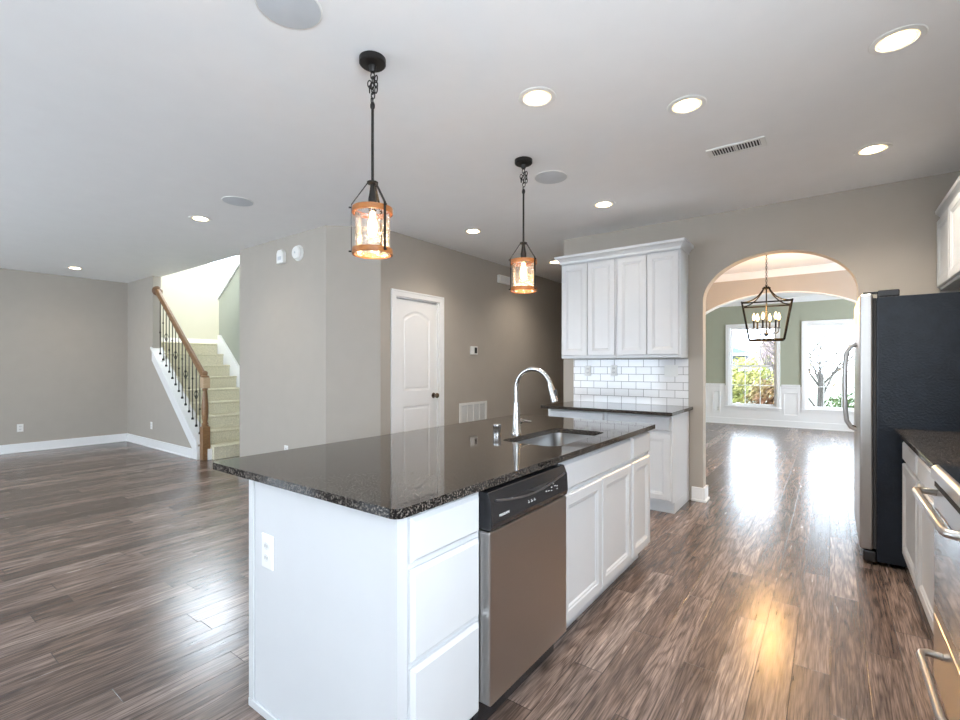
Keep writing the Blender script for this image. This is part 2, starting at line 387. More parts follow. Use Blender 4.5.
# arch wall between kitchen and dining, elliptical head
def arch_poly(x0, x1, zt, cx, hw, spring, rise, n=40):
    pts = [(x0, 0), (cx-hw, 0)]
    for i in range(n+1):
        a = PI - PI*i/n; pts.append((cx+hw*math.cos(a), spring+rise*math.sin(a)))
    return pts + [(cx+hw, 0), (x1, 0), (x1, zt), (x0, zt)]
struct('wall_arch', prism(arch_poly(-2.465, 1.12, H, -.40, .585, 1.93, .405), (0, 4.94, 0), (1, 0, 0), Z, (0, 1, 0), .13), 'wall', smooth=True)
struct('wall_passage', bx(-2.465, -2.345, 5.07, 8.4, 0, H), 'wall')
struct('wall_dining_arch', prism(arch_poly(-3.9, 1.6, H, -.65, 1.35, 1.68, .75), (0, 8.4, 0), (1, 0, 0), Z, (0, 1, 0), .13), 'wall', smooth=True)
al = bmesh.new(); R = []
for k in range(41):
    a = PI-PI*k/40; c, s_ = math.cos(a), math.sin(a)
    R.append([al.verts.new((-.65+(1.35-i)*c, y, 1.68+(.75-i)*s_)) for i, y in ((0, 8.385), (.014, 8.385), (.014, 8.545), (0, 8.545))])
for A, B in zip(R, R[1:]):
    for k in range(4): al.faces.new((A[k], A[(k+1) % 4], B[(k+1) % 4], B[k]))
al.faces.new(R[0]); al.faces.new(R[-1][::-1])
struct('wall_dining_arch_lit_edge', al, 'trim')  # white band on the arch underside: window light there put into the colour
struct('wall_dining_right', boxes([(1.6, 1.72, a, b, 0, H) for a, b in ((4.94, 5.9), (7.5, 9.4), (11.0, 12.15))] + [(1.6, 1.72, a, a+1.6, z0, z1) for a in (5.9, 9.4) for z0, z1 in ((0, .6), (2.2, H))]), 'green')
struct('window_7', boxes([(1.63, 1.67, 5.9, 5.95, .6, 2.2), (1.63, 1.67, 7.45, 7.5, .6, 2.2), (1.63, 1.67, 5.95, 7.45, 1.38, 1.42)]), 'trim')  # unseen opening frame, added for the middle room's fill light
struct('window_8', boxes([(1.63, 1.67, 9.4, 9.45, .6, 2.2), (1.63, 1.67, 10.95, 11.0, .6, 2.2), (1.63, 1.67, 9.45, 10.95, 1.38, 1.42)]), 'trim')  # unseen opening frame, added for the far room's fill light
struct('wall_dining_left', bx(-3.02, -2.9, 8.53, 12.0, 0, H), 'green')
struct('wall_right', boxes([(1.0, 1.12, -3.3, -2.6, 0, H), (1.0, 1.12, -1.0, -.8, 0, H), (1.0, 1.12, 1.1, 4.94, 0, H), (1.0, 1.12, -2.6, -1.0, 0, .6), (1.0, 1.12, -2.6, -1.0, 2.3, H), (1.0, 1.12, -.8, 1.1, 0, 1.12), (1.0, 1.12, -.8, 1.1, 2.18, H)]), 'wall')
struct('window_6', boxes([(1.04, 1.08, -.8, 1.1, 1.12, 1.17), (1.04, 1.08, -.8, 1.1, 2.13, 2.18), (1.04, 1.08, -.8, -.75, 1.17, 2.13), (1.04, 1.08, 1.05, 1.1, 1.17, 2.13), (1.04, 1.08, .13, .17, 1.17, 2.13)]), 'trim')  # frame of the invented opening that carries the kitchen fill, out of view
struct('window_5', boxes([(1.04, 1.08, -2.6, -1.0, .6, .65), (1.04, 1.08, -2.6, -1.0, 2.25, 2.3), (1.04, 1.08, -2.6, -2.55, .65, 2.25), (1.04, 1.08, -1.05, -1.0, .65, 2.25), (1.04, 1.08, -1.83, -1.77, .65, 2.25)]), 'trim')
# far window wall
wins = [(-1.845, -.925), (-.415, .505)]
def wallwin(x0, x1, y0, y1, zt, ops, zb, zh):
    L = []; xs = x0
    for a, b in ops:
        L.append((xs, a, y0, y1, 0, zt)); L += [(a, b, y0, y1, 0, zb), (a, b, y0, y1, zh, zt)]; xs = b
    L.append((xs, x1, y0, y1, 0, zt)); return boxes(L)
struct('wall_back', wallwin(-3.0, 1.6, 12.0, 12.15, H, wins, .41, 2.19), 'green')
# rear wall behind the camera, with patio door and windows
rear = wallwin(-9.87, 1.0, -3.3, -3.15, H, [(-9.1, -7.3), (-6.2, -3.6)], .60, 2.3)
struct('wall_rear', rear, 'wall')
for i, (a, b, z0, z1) in enumerate([(-9.1, -7.3, .6, 2.3), (-6.2, -3.6, .6, 2.3)]):
    struct('window_%d' % (i+3), boxes([(a, b, -3.24, -3.2, z0, z0+.05), (a, b, -3.24, -3.2, z1-.05, z1), (a, a+.05, -3.24, -3.2, z0, z1), (b-.05, b, -3.24, -3.2, z0, z1), ((a+b)/2-.03, (a+b)/2+.03, -3.24, -3.2, z0, z1)]), 'trim')
# wainscot on the window wall and the dining side walls
struct('trim_wainscot', boxes([(-2.9, -1.91, 11.985, 12.0, 0, .87), (-1.91, -.86, 11.985, 12.0, 0, .34), (-.86, -.48, 11.985, 12.0, 0, .87), (-.48, .57, 11.985, 12.0, 0, .34), (.57, 1.6, 11.985, 12.0, 0, .87)]), 'trim')
struct('trim_chair_rail', boxes([(-2.9, -1.93, 11.955, 12.0, .86, .91), (-.84, -.50, 11.955, 12.0, .86, .91), (.59, 1.6, 11.955, 12.0, .86, .91), (-2.9, -1.93, 11.97, 12.0, .83, .86), (-.84, -.50, 11.97, 12.0, .83, .86)]), 'trim', bevel=.006)
def frame_mould(x0, z0, x1, z1, y):
    return rings((0, y, 0), (1, 0, 0), (0, -1, 0), [(rect(x0, z0, x1, z1), 0), (rect(x0, z0, x1, z1), .014), (rect(x0, z0, x1, z1, .022), .010), (rect(x0, z0, x1, z1, .026), .001)])
for i, (a, b) in enumerate([(-2.78, -2.33), (-2.19, -2.02), (-.80, -.53)]):
    struct('trim_panel_moulding_%d' % (i+1), frame_mould(a, .25, b, .74, 11.984), 'trim')
struct('baseboard_back', boxes([(-2.9, 1.6, 11.965, 11.985, 0, .14), (-2.9, 1.6, 11.95, 11.985, 0, .02)]), 'trim', bevel=.004)
# crown mouldings
def crown(x0, x1, yw, s, z=H, sz=.10):
    return prism([(0, 0), (0, -sz), (.012, -sz), (.03, -sz*.7), (.07, -sz*.28), (.085, -.012), (.085, 0)], (x0, yw, z), (0, s, 0), Z, (1, 0, 0), x1-x0)
struct('trim_crown_dining', crown(-2.345, 1.6, 8.4, -1), 'trim')
struct('trim_crown_back', crown(-2.9, 1.6, 12.0, -1), 'trim')
# windows
for i, (a, b) in enumerate(wins):
    W_ = bpy.data.objects.new('window_%d' % (i+1), None); COL.objects.link(W_); W_.location = ((a+b)/2, 12.0, .41); W_['kind'] = 'structure'
    z0, z1, y = .41, 2.19, 11.985
    cs = boxes([(a-.065, a, 11.962, 12.0, z0, z1), (b, b+.065, 11.962, 12.0, z0, z1), (a-.065, b+.065, 11.962, 12.0, z1, z1+.06), (a-.085, b+.085, 11.94, 12.0, z0-.022, z0), (a-.065, b+.065, 11.962, 12.0, z0-.07, z0-.022)])
    obj('casing', cs, 'trim', W_, bevel=.004)
    obj('jamb', boxes([(a, a+.02, 12.0, 12.15, z0, z1), (b-.02, b, 12.0, 12.15, z0, z1), (a+.02, b-.02, 12.0, 12.15, z1-.02, z1), (a+.02, b-.02, 12.0, 12.15, z0, z0+.02)]), 'trim', W_)
    zm = 1.31
    for (s0, s1, yy) in ((z0+.02, zm+.018, 12.045), (zm-.018, z1-.02, 12.085)):
        xl, xr = a+.02, b-.02
        L = [(xl, xl+.032, yy, yy+.035, s0, s1), (xr-.032, xr, yy, yy+.035, s0, s1), (xl+.032, xr-.032, yy, yy+.035, s0, s0+.036), (xl+.032, xr-.032, yy, yy+.035, s1-.036, s1)]
        sash = obj('sash', boxes(L), 'trim', W_)
        L = [(xl+(xr-xl)*k/3-.008, xl+(xr-xl)*k/3+.008, yy+.008, yy+.027, s0+.036, s1-.036) for k in (1, 2)]
        L.append((xl+.032, xr-.032, yy+.009, yy+.026, (s0+s1)/2-.008, (s0+s1)/2+.008))
        obj('muntins', boxes(L), 'trim', sash)
        obj('pane', bx(xl+.03, xr-.03, yy+.015, yy+.019, s0+.03, s1-.03), 'pane', sash)
# baseboards
def base(name, lst): struct(name, boxes(lst), 'trim', bevel=.004)
base('baseboard_left', [(-9.87, -9.853, -3.15, 2.96, 0, .135), (-9.853, -9.84, -3.15, 2.945, 0, .02)])
base('baseboard_stair', [(-9.853, -7.26, 2.943, 2.96, 0, .135), (-9.84, -7.26, 2.93, 2.943, 0, .02)])
base('baseboard_closet', [(-5.95, -4.17, 2.943, 2.96, 0, .135)])
base('baseboard_pantry', [(-3.78, -3.763, 3.37, 3.495, 0, .135), (-3.78, -3.763, 4.335, 8.4, 0, .135)])
base('baseboard_arch', [(-1.085, -.985, 4.923, 4.94, 0, .135), (-1.085, -.965, 4.908, 4.923, 0, .022), (-.985, -.965, 4.923, 5.09, 0, .135), (-.965, -.952, 4.908, 5.09, 0, .022)])
base('baseboard_landing', [(-9.8, -9.78, 3.08, 5.3, 1.72, 1.83)])
base('baseboard_passage', [(-2.482, -2.465, 4.94, 8.4, 0, .135)])

# pantry door in its casing
D = bpy.data.objects.new('door_1', None); COL.objects.link(D); D.location = (-3.78, 3.915, 0); D['kind'] = 'structure'
obj('casing', boxes([(-3.78, -3.762, 3.49, 3.56, 0, 2.07), (-3.78, -3.762, 4.27, 4.34, 0, 2.07), (-3.78, -3.762, 3.49, 4.34, 2.07, 2.14),
                     (-3.762, -3.756, 3.49, 3.51, 0, 2.12), (-3.762, -3.756, 4.32, 4.34, 0, 2.12), (-3.762, -3.756, 3.49, 4.34, 2.12, 2.14)]), 'trim', D, bevel=.003)
obj('jamb', boxes([(-3.9, -3.78, 3.56, 3.575, 0, 2.055), (-3.9, -3.78, 4.255, 4.27, 0, 2.055), (-3.9, -3.78, 3.56, 4.27, 2.055, 2.07)]), 'trim', D)
def arch_rect(u0, v0, u1, v1, rise, i, n=14):
    a0, b0, a1, b1 = u0+i, v0+i, u1-i, v1-i
    pts = [(a0, b0), (a1, b0)]
    for k in range(n+1):
        t = k/n; u = a1+(a0-a1)*t; pts.append((u, b1-rise+rise*math.sin(PI*t)**.8))
    return pts
def door_leaf(O, U, N):
    bm = bmesh.new(); O, U, N = map(Vector, (O, U, N))
    holes = [lambda i: arch_rect(.115, 1.03, .555, 1.93, .085, i), lambda i: arch_rect(.115, .22, .555, .86, .0, i)]
    outer = [bm.verts.new(O+U*u+Z*v) for u, v in rect(.003, .01, .677, 2.052)]
    back = [bm.verts.new(O+U*u+Z*v-N*.035) for u, v in rect(.003, .01, .677, 2.052)]
    edges = [bm.edges.new((outer[i], outer[(i+1) % 4])) for i in range(4)]
    for k in range(4): bm.faces.new((outer[k], outer[(k+1) % 4], back[(k+1) % 4], back[k]))
    bm.faces.new(back)
    for h in holes:
        R = [[bm.verts.new(O+U*u+Z*v+N*n) for u, v in h(i)] for i, n in ((0, 0), (.006, -.005), (.016, -.009), (.028, -.009), (.040, -.003))]
        m = len(R[0]); edges += [bm.edges.new((R[0][i], R[0][(i+1) % m])) for i in range(m)]
        for A, B in zip(R, R[1:]):
            for k in range(m): bm.faces.new((A[k], A[(k+1) % m], B[(k+1) % m], B[k]))
        bm.faces.new(R[-1])
    bmesh.ops.triangle_fill(bm, edges=edges, use_beauty=True)
    return bm
leaf = obj('door_leaf', door_leaf((-3.80, 3.575, 0), (0, 1, 0), (1, 0, 0)), 'trim', D)
kb = lathe([(.032, 0), (.032, .006), (.012, .012), (.011, .035), (.022, .042), (.031, .055), (.028, .068), (.012, .074)], (-3.80, 4.19, .96), 24, axis=(1, 0, 0))
obj('door_knob', kb, 'nickel', leaf, smooth=True)
for z in (.25, 1.05, 1.86): obj('hinge', lathe([(.006, 0), (.006, .10)], (-3.795, 3.571, z), 10), 'nickel', leaf)

# stairs: carpeted steps, one solid stair body
st = bpy.data.objects.new('staircase', None); COL.objects.link(st); st.location = (-7.8, 3.54, 0)
tag(st, 'carpeted beige staircase rising behind the wooden handrail at the far left', 'stairs')
n1 = -6.90
for k in range(1, 9):
    xa = n1-.235*(k-1); z = .19*k
    pts = [(xa-.015, z-.19 if k > 1 else 0), (xa-.015, z-.035), (xa, z-.03), (xa+.006, z-.016), (xa, z-.003), (xa-.012, z), (xa-.25, z), (xa-.25, z-.19 if k > 1 else 0)]
    obj('step', prism(pts, (0, 3.085, 0), (1, 0, 0), Z, (0, 1, 0), .885), 'carpet', st)
obj('landing', prism([(-8.795, 0), (-8.795, 1.675), (-8.78, 1.68), (-8.774, 1.695), (-8.78, 1.707), (-8.79, 1.71), (-9.798, 1.71), (-9.798, 0)], (0, 3.085, 0), (1, 0, 0), Z, (0, 1, 0), .885), 'carpet', st)
obj('landing', bx(-9.798, -8.8, 3.975, 5.298, 1.5, 1.71), 'carpet', st)

# stair railing
rl = thing('stair_railing', (-7.05, 3.02, 0), 'oak handrail and newel post with black iron balusters beside the carpeted stairs', 'railing')
NX, NY = -7.04, 3.02
nb = bx(NX-.048, NX+.048, NY-.048, NY+.048, 0, .46)
lathe([(.045, .46), (.047, .47), (.034, .485), (.044, .50), (.030, .52), (.036, .56), (.044, .66), (.042, .78), (.032, .92), (.026, .965), (.040, .975), (.030, .99), (.044, 1.0)], (NX, NY, 0), 20, bm=nb)
obj('newel_post', nb, 'oak', rl, smooth=True)
nk = bx(NX-.048, NX+.048, NY-.048, NY+.048, 1.0, 1.15)
obj('newel_block', nk, wood_mat('pale_oak_block', (.50, .34, .20), (.66, .49, .32)), rl, bevel=.006)
obj('newel_cap', lathe([(.05, 1.15), (.056, 1.16), (.05, 1.172), (.03, 1.18), (.034, 1.20), (.036, 1.215), (.025, 1.235), (.004, 1.245)], (NX, NY, 0), 20), 'oak', rl, smooth=True)
def zrail(x): return 1.19 + .815*(-7.05-x)
hr = prism([(-.032, -.03), (.032, -.03), (.036, .0), (.030, .024), (.015, .036), (-.015, .036), (-.030, .024), (-.036, 0)], (-7.03, NY, zrail(-7.03)-.03), (0, 1, 0), (.62, 0, .785), Vector((-1.70, 0, 1.70*.815)).normalized(), math.hypot(1.70, 1.70*.815))
obj('handrail', hr, 'oak', rl, smooth=True)
obj('rosette', lathe([(.075, 0), (.078, .012), (.06, .02), (.05, .03)], (-8.735, NY, zrail(-8.72)-.03), 24, axis=(1, 0, 0)), wood_mat('walnut_brown_rosette', (.12, .06, .03), (.20, .10, .05)), rl, smooth=True)
for i in range(13):
    x = -7.20-.1175*i; zb = ztop(x); zt = zrail(x)-.05
    b = tube([(x, NY, zb), (x, NY, zt)], .007, 6)
    lathe([(.016, 0), (.018, .012), (.014, .03), (.008, .034)], (x, NY, zb), 10, bm=b)
    if i % 3 == 1:
        zc = (zb+zt)/2
        for q in range(4):
            pts = [(x+.026*math.sin(PI*s/8)*math.cos(q*PI/2+s*.25), NY+.026*math.sin(PI*s/8)*math.sin(q*PI/2+s*.25), zc-.07+.14*s/8) for s in range(9)]
            tube(pts, .0035, 5, bm=b)
    else: lathe([(.007, 0), (.013, .01), (.013, .02), (.007, .03)], (x, NY, (zb+zt)/2+(.12 if i % 3 else -.12)), 8, bm=b)
    obj('baluster', b, 'iron', rl, smooth=True)

# ================================================================ KITCHEN ISLAND
FX = -.99                                   # face plane of the island cabinets
UY, NXp = (0, 1, 0), (1, 0, 0)
IS = 'cabinets under the island worktop'
cabinet('base_cabinet', 'white island cabinet with three stacked drawers left of the dishwasher', (FX, .982, 0), UY, NXp, .345, 0, .8865, .58,
        [('drawer', .0, .735, .33, .868), ('drawer', 0, .445, .33, .715), ('drawer', 0, .12, .33, .425)], cat='cabinet')
cabinet('base_cabinet', 'white island sink cabinet with wide false front over two doors, right of dishwasher', (FX, 1.93, 0), UY, NXp, .936, 0, .8865, .58,
        [('panel', .012, .735, .924, .868), ('door', .012, .125, .464, .715), ('door', .472, .125, .924, .715)], hollow=True)
cabinet('base_cabinet', 'narrow white island cabinet with one drawer over one door at far end', (FX, 2.867, 0), UY, NXp, .375, 0, .8865, .58,
        [('drawer', .018, .735, .362, .868), ('door', .018, .125, .362, .715)])
# back and end panels
ip = thing('island_panel', (-1.68, .93, 0), 'white painted end and back panelling of the island below the granite top', 'panel')
obj('end_panel', bx(-1.80, FX, .942, .981, 0, .887), 'cab', ip, bevel=.003)
obj('back_panel', bx(-1.80, -1.575, .97, 3.242, 0, .887), 'cab', ip)
obj('corner_trim', boxes([(-1.806, -1.775, .934, .941, .031, .887)]), 'cab', ip, bevel=.001)
obj('corner_trim', bx(-1.007, FX+.004, .936, .941, .031, .887), 'cab', ip)
obj('base_trim', boxes([(-1.806, FX, .932, .941, 0, .03)]), 'cab', ip, bevel=.002)
# granite top with rounded corners and sink cut-out
def rrect(x0, y0, x1, y1, r, n=6):
    pts = []
    for cx, cy, a0 in ((x1-r, y1-r, 0), (x0+r, y1-r, 90), (x0+r, y0+r, 180), (x1-r, y0+r, 270)):
        for k in range(n+1):
            a = math.radians(a0+90*k/n); pts.append((cx+r*math.cos(a), cy+r*math.sin(a)))
    return pts
def slab_hole(outer, hole, z0, z1):
    bm = bmesh.new(); E = []
    for poly in (outer, hole):
        for z in (z0, z1):
            vs = [bm.verts.new((x, y, z)) for x, y in poly]; E.append(vs)
    for A, B in ((E[0], E[1]), (E[2], E[3])):
        n = len(A)
        for k in range(n): bm.faces.new((A[k], A[(k+1) % n], B[(k+1) % n], B[k]))
    for a, b in ((E[0], E[2]), (E[1], E[3])):
        ed = []
        for L in (a, b): ed += [bm.edges.get((L[k], L[(k+1) % len(L)])) for k in range(len(L))]
        bmesh.ops.triangle_fill(bm, edges=ed, use_beauty=True)
    return bm
top = slab_hole(rrect(-2.046, .897, -.946, 3.285, .03), rrect(-1.40, 2.055, -1.065, 2.70, .06), .888, .917)
tag(obj('countertop', top, 'granite', bevel=.003), 'long black speckled granite worktop covering the kitchen island', 'countertop')
# sink bowl
sk = thing('kitchen_sink', (-1.25, 2.37, .70), 'stainless undermount sink set in the island worktop below the tall faucet', 'sink')
bm = bmesh.new(); R = []
for inset, z in ((-.02, .8872), (-.004, .8872), (-.004, .884), (0, .73), (.02, .705), (.05, .70)):
    R.append([bm.verts.new((x, y, z)) for x, y in rrect(-1.40+inset, 2.055+inset, -1.065-inset, 2.70-inset, .06)])
for A, B in zip(R, R[1:]):
    for k in range(len(A)): bm.faces.new((A[k], A[(k+1) % len(A)], B[(k+1) % len(A)], B[k]))
bm.faces.new(R[-1])
so = obj('bowl', bm, 'sinksteel', sk, smooth=True)
obj('drain', lathe([(.05, .7005), (.052, .703), (.035, .704), (.03, .702)], (-1.25, 2.37, 0), 24), 'chrome', sk)
# faucet
FXp, FYp = -1.457, 2.318
fc = thing('kitchen_faucet', (FXp, FYp, .915), 'tall satin nickel gooseneck faucet standing behind the island sink', 'faucet')
obj('base', lathe([(.031, .9172), (.031, .925), (.024, .94), (.021, 1.0), (.016, 1.08), (.0145, 1.10)], (FXp, FYp, 0), 24), 'chrome', fc, smooth=True)
r = .111; pts = [(FXp, FYp, 1.09), (FXp, FYp, 1.15)] + [(FXp+r-r*math.cos(a), FYp, 1.182+r*math.sin(a)) for a in [PI*k/18*.93 for k in range(19)]]
obj('spout', tube(pts, .0125, 14), 'chrome', fc, smooth=True)
e = Vector(pts[-1]); d = (e-Vector(pts[-2])).normalized()
sh = obj('spray_head', lathe([(.0135, 0), (.016, .02), (.019, .08), (.0195, .10), (.016, .104)], e-d*.004, 20, axis=d), 'chrome', fc, smooth=True)
sbp = e+d*.045+Vector((.02, 0, .0)); obj('spray_button', bx(sbp.x-.004, sbp.x+.006, FYp-.007, FYp+.007, sbp.z-.018, sbp.z+.018), 'black', sh, bevel=.002)
obj('handle', tube([(FXp, FYp+.018, .985), (FXp, FYp+.045, .987), (FXp+.005, FYp+.055, .99), (FXp+.035, FYp+.105, .982)], [.015, .016, .010, .007], 12), 'chrome', fc, smooth=True)
cx, cy = -1.531, 2.228
tag(obj('sink_air_gap', lathe([(.022, .9172), (.022, .958), (.0235, .960), (.0235, .975), (.020, .978)], (cx, cy, 0), 24), 'chrome', smooth=True), 'short chrome air gap cap beside the faucet on the island', 'air gap')

# dishwasher
dw = thing('dishwasher', (-1.2, 1.62, 0), 'stainless dishwasher with black control strip built into the island', 'dishwasher')
y0, y1 = 1.334, 1.926
obj('body', bx(-1.55, -1.005, y0+.01, y1-.01, .02, .86), 'black', dw)
obj('door', bx(-1.0, -.945, y0, y1, .125, .732), 'steel', dw, bevel=.006)
cp = prism([(-1.0, .736), (-.945, .736), (-.938, .76), (-.942, .83), (-.958, .868), (-1.0, .87)], (0, y0, 0), (1, 0, 0), Z, (0, 1, 0), y1-y0)
cpo = obj('control_panel', cp, 'black', dw, bevel=.003)
# curved pocket handle lip
pts = []
for k in range(15):
    t = k/14; y = y0+.03+(y1-y0-.06)*t; pts.append((-.9405, y, .838-.030*math.sin(PI*t)))
obj('handle_lip', tube(pts, .004, 6), pbr('dark_grey_plastic', (.05, .05, .055), .3), cpo, smooth=True)
hp = bmesh.new(); hv = []
for k in range(15):
    t = k/14; y = y0+.25+.16*t; hv.append((y, .828-.016*math.sin(PI*t)))
prism(hv, (-.9412, 0, 0), (0, 1, 0), Z, (1, 0, 0), .0015, bm=hp); obj('handle_recess', hp, 'slot', cpo)
L = []
for k in range(3): L += [(-.9385, -.9375, y0+.245+k*.022, y0+.256+k*.022, .779, .783), (-.9385, -.9375, y0+.245+k*.022, y0+.250+k*.022, .786, .789)]
for k, (a, z) in enumerate(((.385, .792), (.405, .790), (.43, .80), (.43, .786), (.46, .80), (.48, .796), (.48, .784), (.445, .812))): L.append((-.9385, -.9372, y0+a, y0+a+.010, z, z+.004))
for k in range(3): L.append((-.9395, -.9385, y0+.11+k*.009, y0+.116+k*.009, .822, .826))
for q in L: obj('button_mark', bx(*q), 'grey', cpo)
def text(s, size, loc, rot, mat, parent, name):
    cu = bpy.data.curves.new('t', 'FONT'); cu.body = s; cu.size = size; cu.extrude = .0004; cu.space_character = 1.05
    o = bpy.data.objects.new('t', cu); COL.objects.link(o)
    dg = bpy.context.evaluated_depsgraph_get(); me = bpy.data.meshes.new_from_object(o.evaluated_get(dg)); bpy.data.objects.remove(o)
    bm = bmesh.new(); bm.from_mesh(me); bpy.data.meshes.remove(me)
    bmesh.ops.transform(bm, matrix=Matrix.Translation(loc) @ rot, verts=bm.verts)
    return obj(name, bm, mat, parent)
RX = Matrix(((0, 0, 1, 0), (1, 0, 0, 0), (0, 1, 0, 0), (0, 0, 0, 1)))
tx = text('FRIGIDAIRE', .0125, (-.9392, y0+.048, .776), RX, pbr('white_lettering', (.85, .85, .85), .4), cpo, 'brand_lettering')
obj('toe_panel', bx(-1.06, -1.03, y0+.005, y1-.005, .01, .115), 'black', dw)

# ================================================================ BACK RUN
BY = 4.32
UX, NYm = (1, 0, 0), (0, -1, 0)
cabinet('base_cabinet', 'white base cabinet left under the back granite top, drawer over doors', (-2.33, BY, 0), UX, NYm, .617, 0, .883, .605,
        [('drawer', .015, .735, .602, .868), ('door', .015, .125, .303, .715), ('door', .311, .125, .602, .715)])
cabinet('base_cabinet', 'white base cabinet beside the arch with drawer over doors, right under back granite top', (-1.711, BY, 0), UX, NYm, .605, 0, .883, .605,
        [('drawer', .015, .735, .59, .868), ('door', .015, .125, .305, .715), ('door', .313, .125, .59, .715)])
tag(obj('countertop', bx(-2.332, -1.070, 4.165, 4.928, .885, .915), 'granite', bevel=.003), 'short black granite worktop on the back wall under white tiles', 'countertop')
tag(obj('tile_backsplash', bx(-2.335, -1.115, 4.93, 4.939, .916, 1.385), 'tile'), 'white subway tile backsplash with dark grout above the back worktop', 'backsplash')
def upper(name, label, x0, w, g=None):
    return cabinet(name, label, (x0, 4.635, 0), UX, NYm, w, 1.39, 2.42, .303, [('door', .012, 1.418, w/2-.003, 2.385), ('door', w/2+.003, 1.418, w-.012, 2.385)], toe=0)
upper('wall_cabinet', 'left white two-door wall cabinet above the subway tile', -2.336, .609)
upper('wall_cabinet', 'right white two-door wall cabinet above the subway tile, nearest the arch', -1.725, .609)
cr = bmesh.new()
prof = [(0, 2.40), (.008, 2.40), (.012, 2.42), (.028, 2.442), (.048, 2.458), (.050, 2.482), (0, 2.482)]
def mitre(path_pts, bm):
    # sweep profile along L-shaped path (front then right and left returns)
    R = []
    for (x, y, sx, sy) in path_pts: R.append([bm.verts.new((x+sx*p[0], y+sy*p[0], p[1])) for p in prof])
    for A, B in zip(R, R[1:]):
        for k in range(len(A)): bm.faces.new((A[k], A[(k+1) % len(A)], B[(k+1) % len(A)], B[k]))
    bm.faces.new(R[0]); bm.faces.new(R[-1][::-1])
mitre([(-2.337, 4.935, -1, 0), (-2.337, 4.612, -1, -1), (-1.115, 4.612, 1, -1), (-1.115, 4.935, 1, 0)], cr)
tag(obj('crown_moulding', cr, 'cab'), 'white crown moulding running along the tops of the back wall cabinets', 'moulding')

# ================================================================ RIGHT RUN
NXm = (-1, 0, 0)
RXF = .385
cabinet('base_cabinet', 'white base cabinet with drawer over door between the refrigerator and its twin', (RXF, 4.0, 0), (0, -1, 0), NXm, .64, 0, .883, .61,
        [('drawer', .03, .72, .61, .84), ('door', .03, .13, .61, .70)], toein=.02)
cabinet('base_cabinet', 'white base cabinet with drawer over door right next to the range', (RXF, 3.359, 0), (0, -1, 0), NXm, .75, 0, .883, .61,
        [('drawer', .03, .72, .55, .84), ('door', .03, .13, .55, .70)], toein=.02)
tag(obj('countertop', bx(.332, .998, 2.61, 4.003, .885, .915), 'granite', bevel=.003), 'dark granite worktop between the refrigerator and the range', 'countertop')
# range
rg = thing('range', (.68, 2.22, 0), 'stainless kitchen range with curved door handle at the right edge', 'oven')
y0, y1 = 1.84, 2.602
obj('body', bx(.37, .99, y0+.004, y1-.004, .02, .895), 'black', rg)
obj('cooktop', bx(.345, .99, y0, y1, .897, .917), 'ovenglass', rg, bevel=.004)
obj('front_rail', prism([(.325, .865), (.345, .865), (.350, .917), (.338, .917), (.325, .905)], (0, y0, 0), (1, 0, 0), Z, (0, 1, 0), y1-y0), 'steelv', rg, bevel=.004)
dr = obj('oven_door', bx(.333, .368, y0, y1, .33, .84), 'steel', rg, bevel=.005)
obj('door_window', bx(.329, .3325, y0+.05, y1-.05, .385, .755), 'ovenglass', dr, bevel=.001)
for k in range(4): obj('vent_slot', bx(.3285, .345, y0+.05, y1-.05, .842+.0046*k, .8435+.0046*k), 'slot', rg)
def bar(ya, yb, z, xh, xf, rr):
    pts = [(xf, yb, z-.004), (xf-(xf-xh)*.6, yb, z), (xh+.006, yb-.012, z), (xh, yb-.035, z), (xh, ya+.035, z), (xh+.006, ya+.012, z), (xf-(xf-xh)*.6, ya, z), (xf, ya, z-.004)]
    return tube(pts, rr, 12)
obj('door_handle', bar(y0+.05, y1-.09, .825, .268, .331, .0135), 'steel', dr, smooth=True)
wd = obj('drawer', bx(.333, .368, y0, y1, .07, .322), 'steel', rg, bevel=.005)
obj('drawer_handle', bar(y0+.10, y1-.20, .245, .268, .331, .0125), 'steel', wd, smooth=True)
for bx_, by_ in ((.52, 2.03), (.52, 2.41), (.82, 2.03), (.82, 2.41)):
    obj('burner_ring', lathe([(.09, .9172), (.09, .918), (.084, .918), (.084, .9172)], (bx_, by_, 0), 32), 'grey', rg)
# refrigerator
fr = thing('refrigerator', (.6, 4.46, 0), 'side by side refrigerator with stainless doors and black textured side', 'refrigerator')
obj('body', bx(.245, .99, 4.02, 4.905, .03, 1.76), 'blackrough', fr, bevel=.006)
obj('gasket', bx(.228, .244, 4.03, 4.895, .11, 1.755), 'slot', fr)
nd = obj('door', bx(.158, .226, 4.018, 4.50, .10, 1.785), 'steelv', fr, bevel=.012, seg=3)
fd = obj('door', bx(.158, .226, 4.506, 4.908, .10, 1.785), 'steelv', fr, bevel=.012, seg=3)
def fhandle(y):
    pts = [(.160, y, .84), (.125, y, .855), (.100, y, .90), (.092, y, 1.0), (.090, y, 1.16), (.092, y, 1.32), (.100, y, 1.41), (.125, y, 1.455), (.160, y, 1.47)]
    return tube(pts, .0145, 12)
obj('door_handle', fhandle(4.455), 'steelv', nd, smooth=True)
obj('door_handle', fhandle(4.555), 'black', fd, smooth=True)
for ya in (4.03, 4.83):
    obj('hinge_cover', bx(.25, .36, ya, ya+.07, 1.761, 1.805), 'black', fr, bevel=.008)
    obj('hinge_plate', bx(.175, .25, ya+.005, ya+.045, 1.786, 1.798), 'black', fr, bevel=.003)
obj('base_grille', bx(.175, .245, 4.03, 4.895, .02, .092), 'black', fr, bevel=.01)
obj('foot', lathe([(.018, 0), (.018, .022)], (.215, 4.06, 0), 12), 'black', fr)
obj('foot', lathe([(.018, 0), (.018, .022)], (.215, 4.86, 0), 12), 'black', fr)
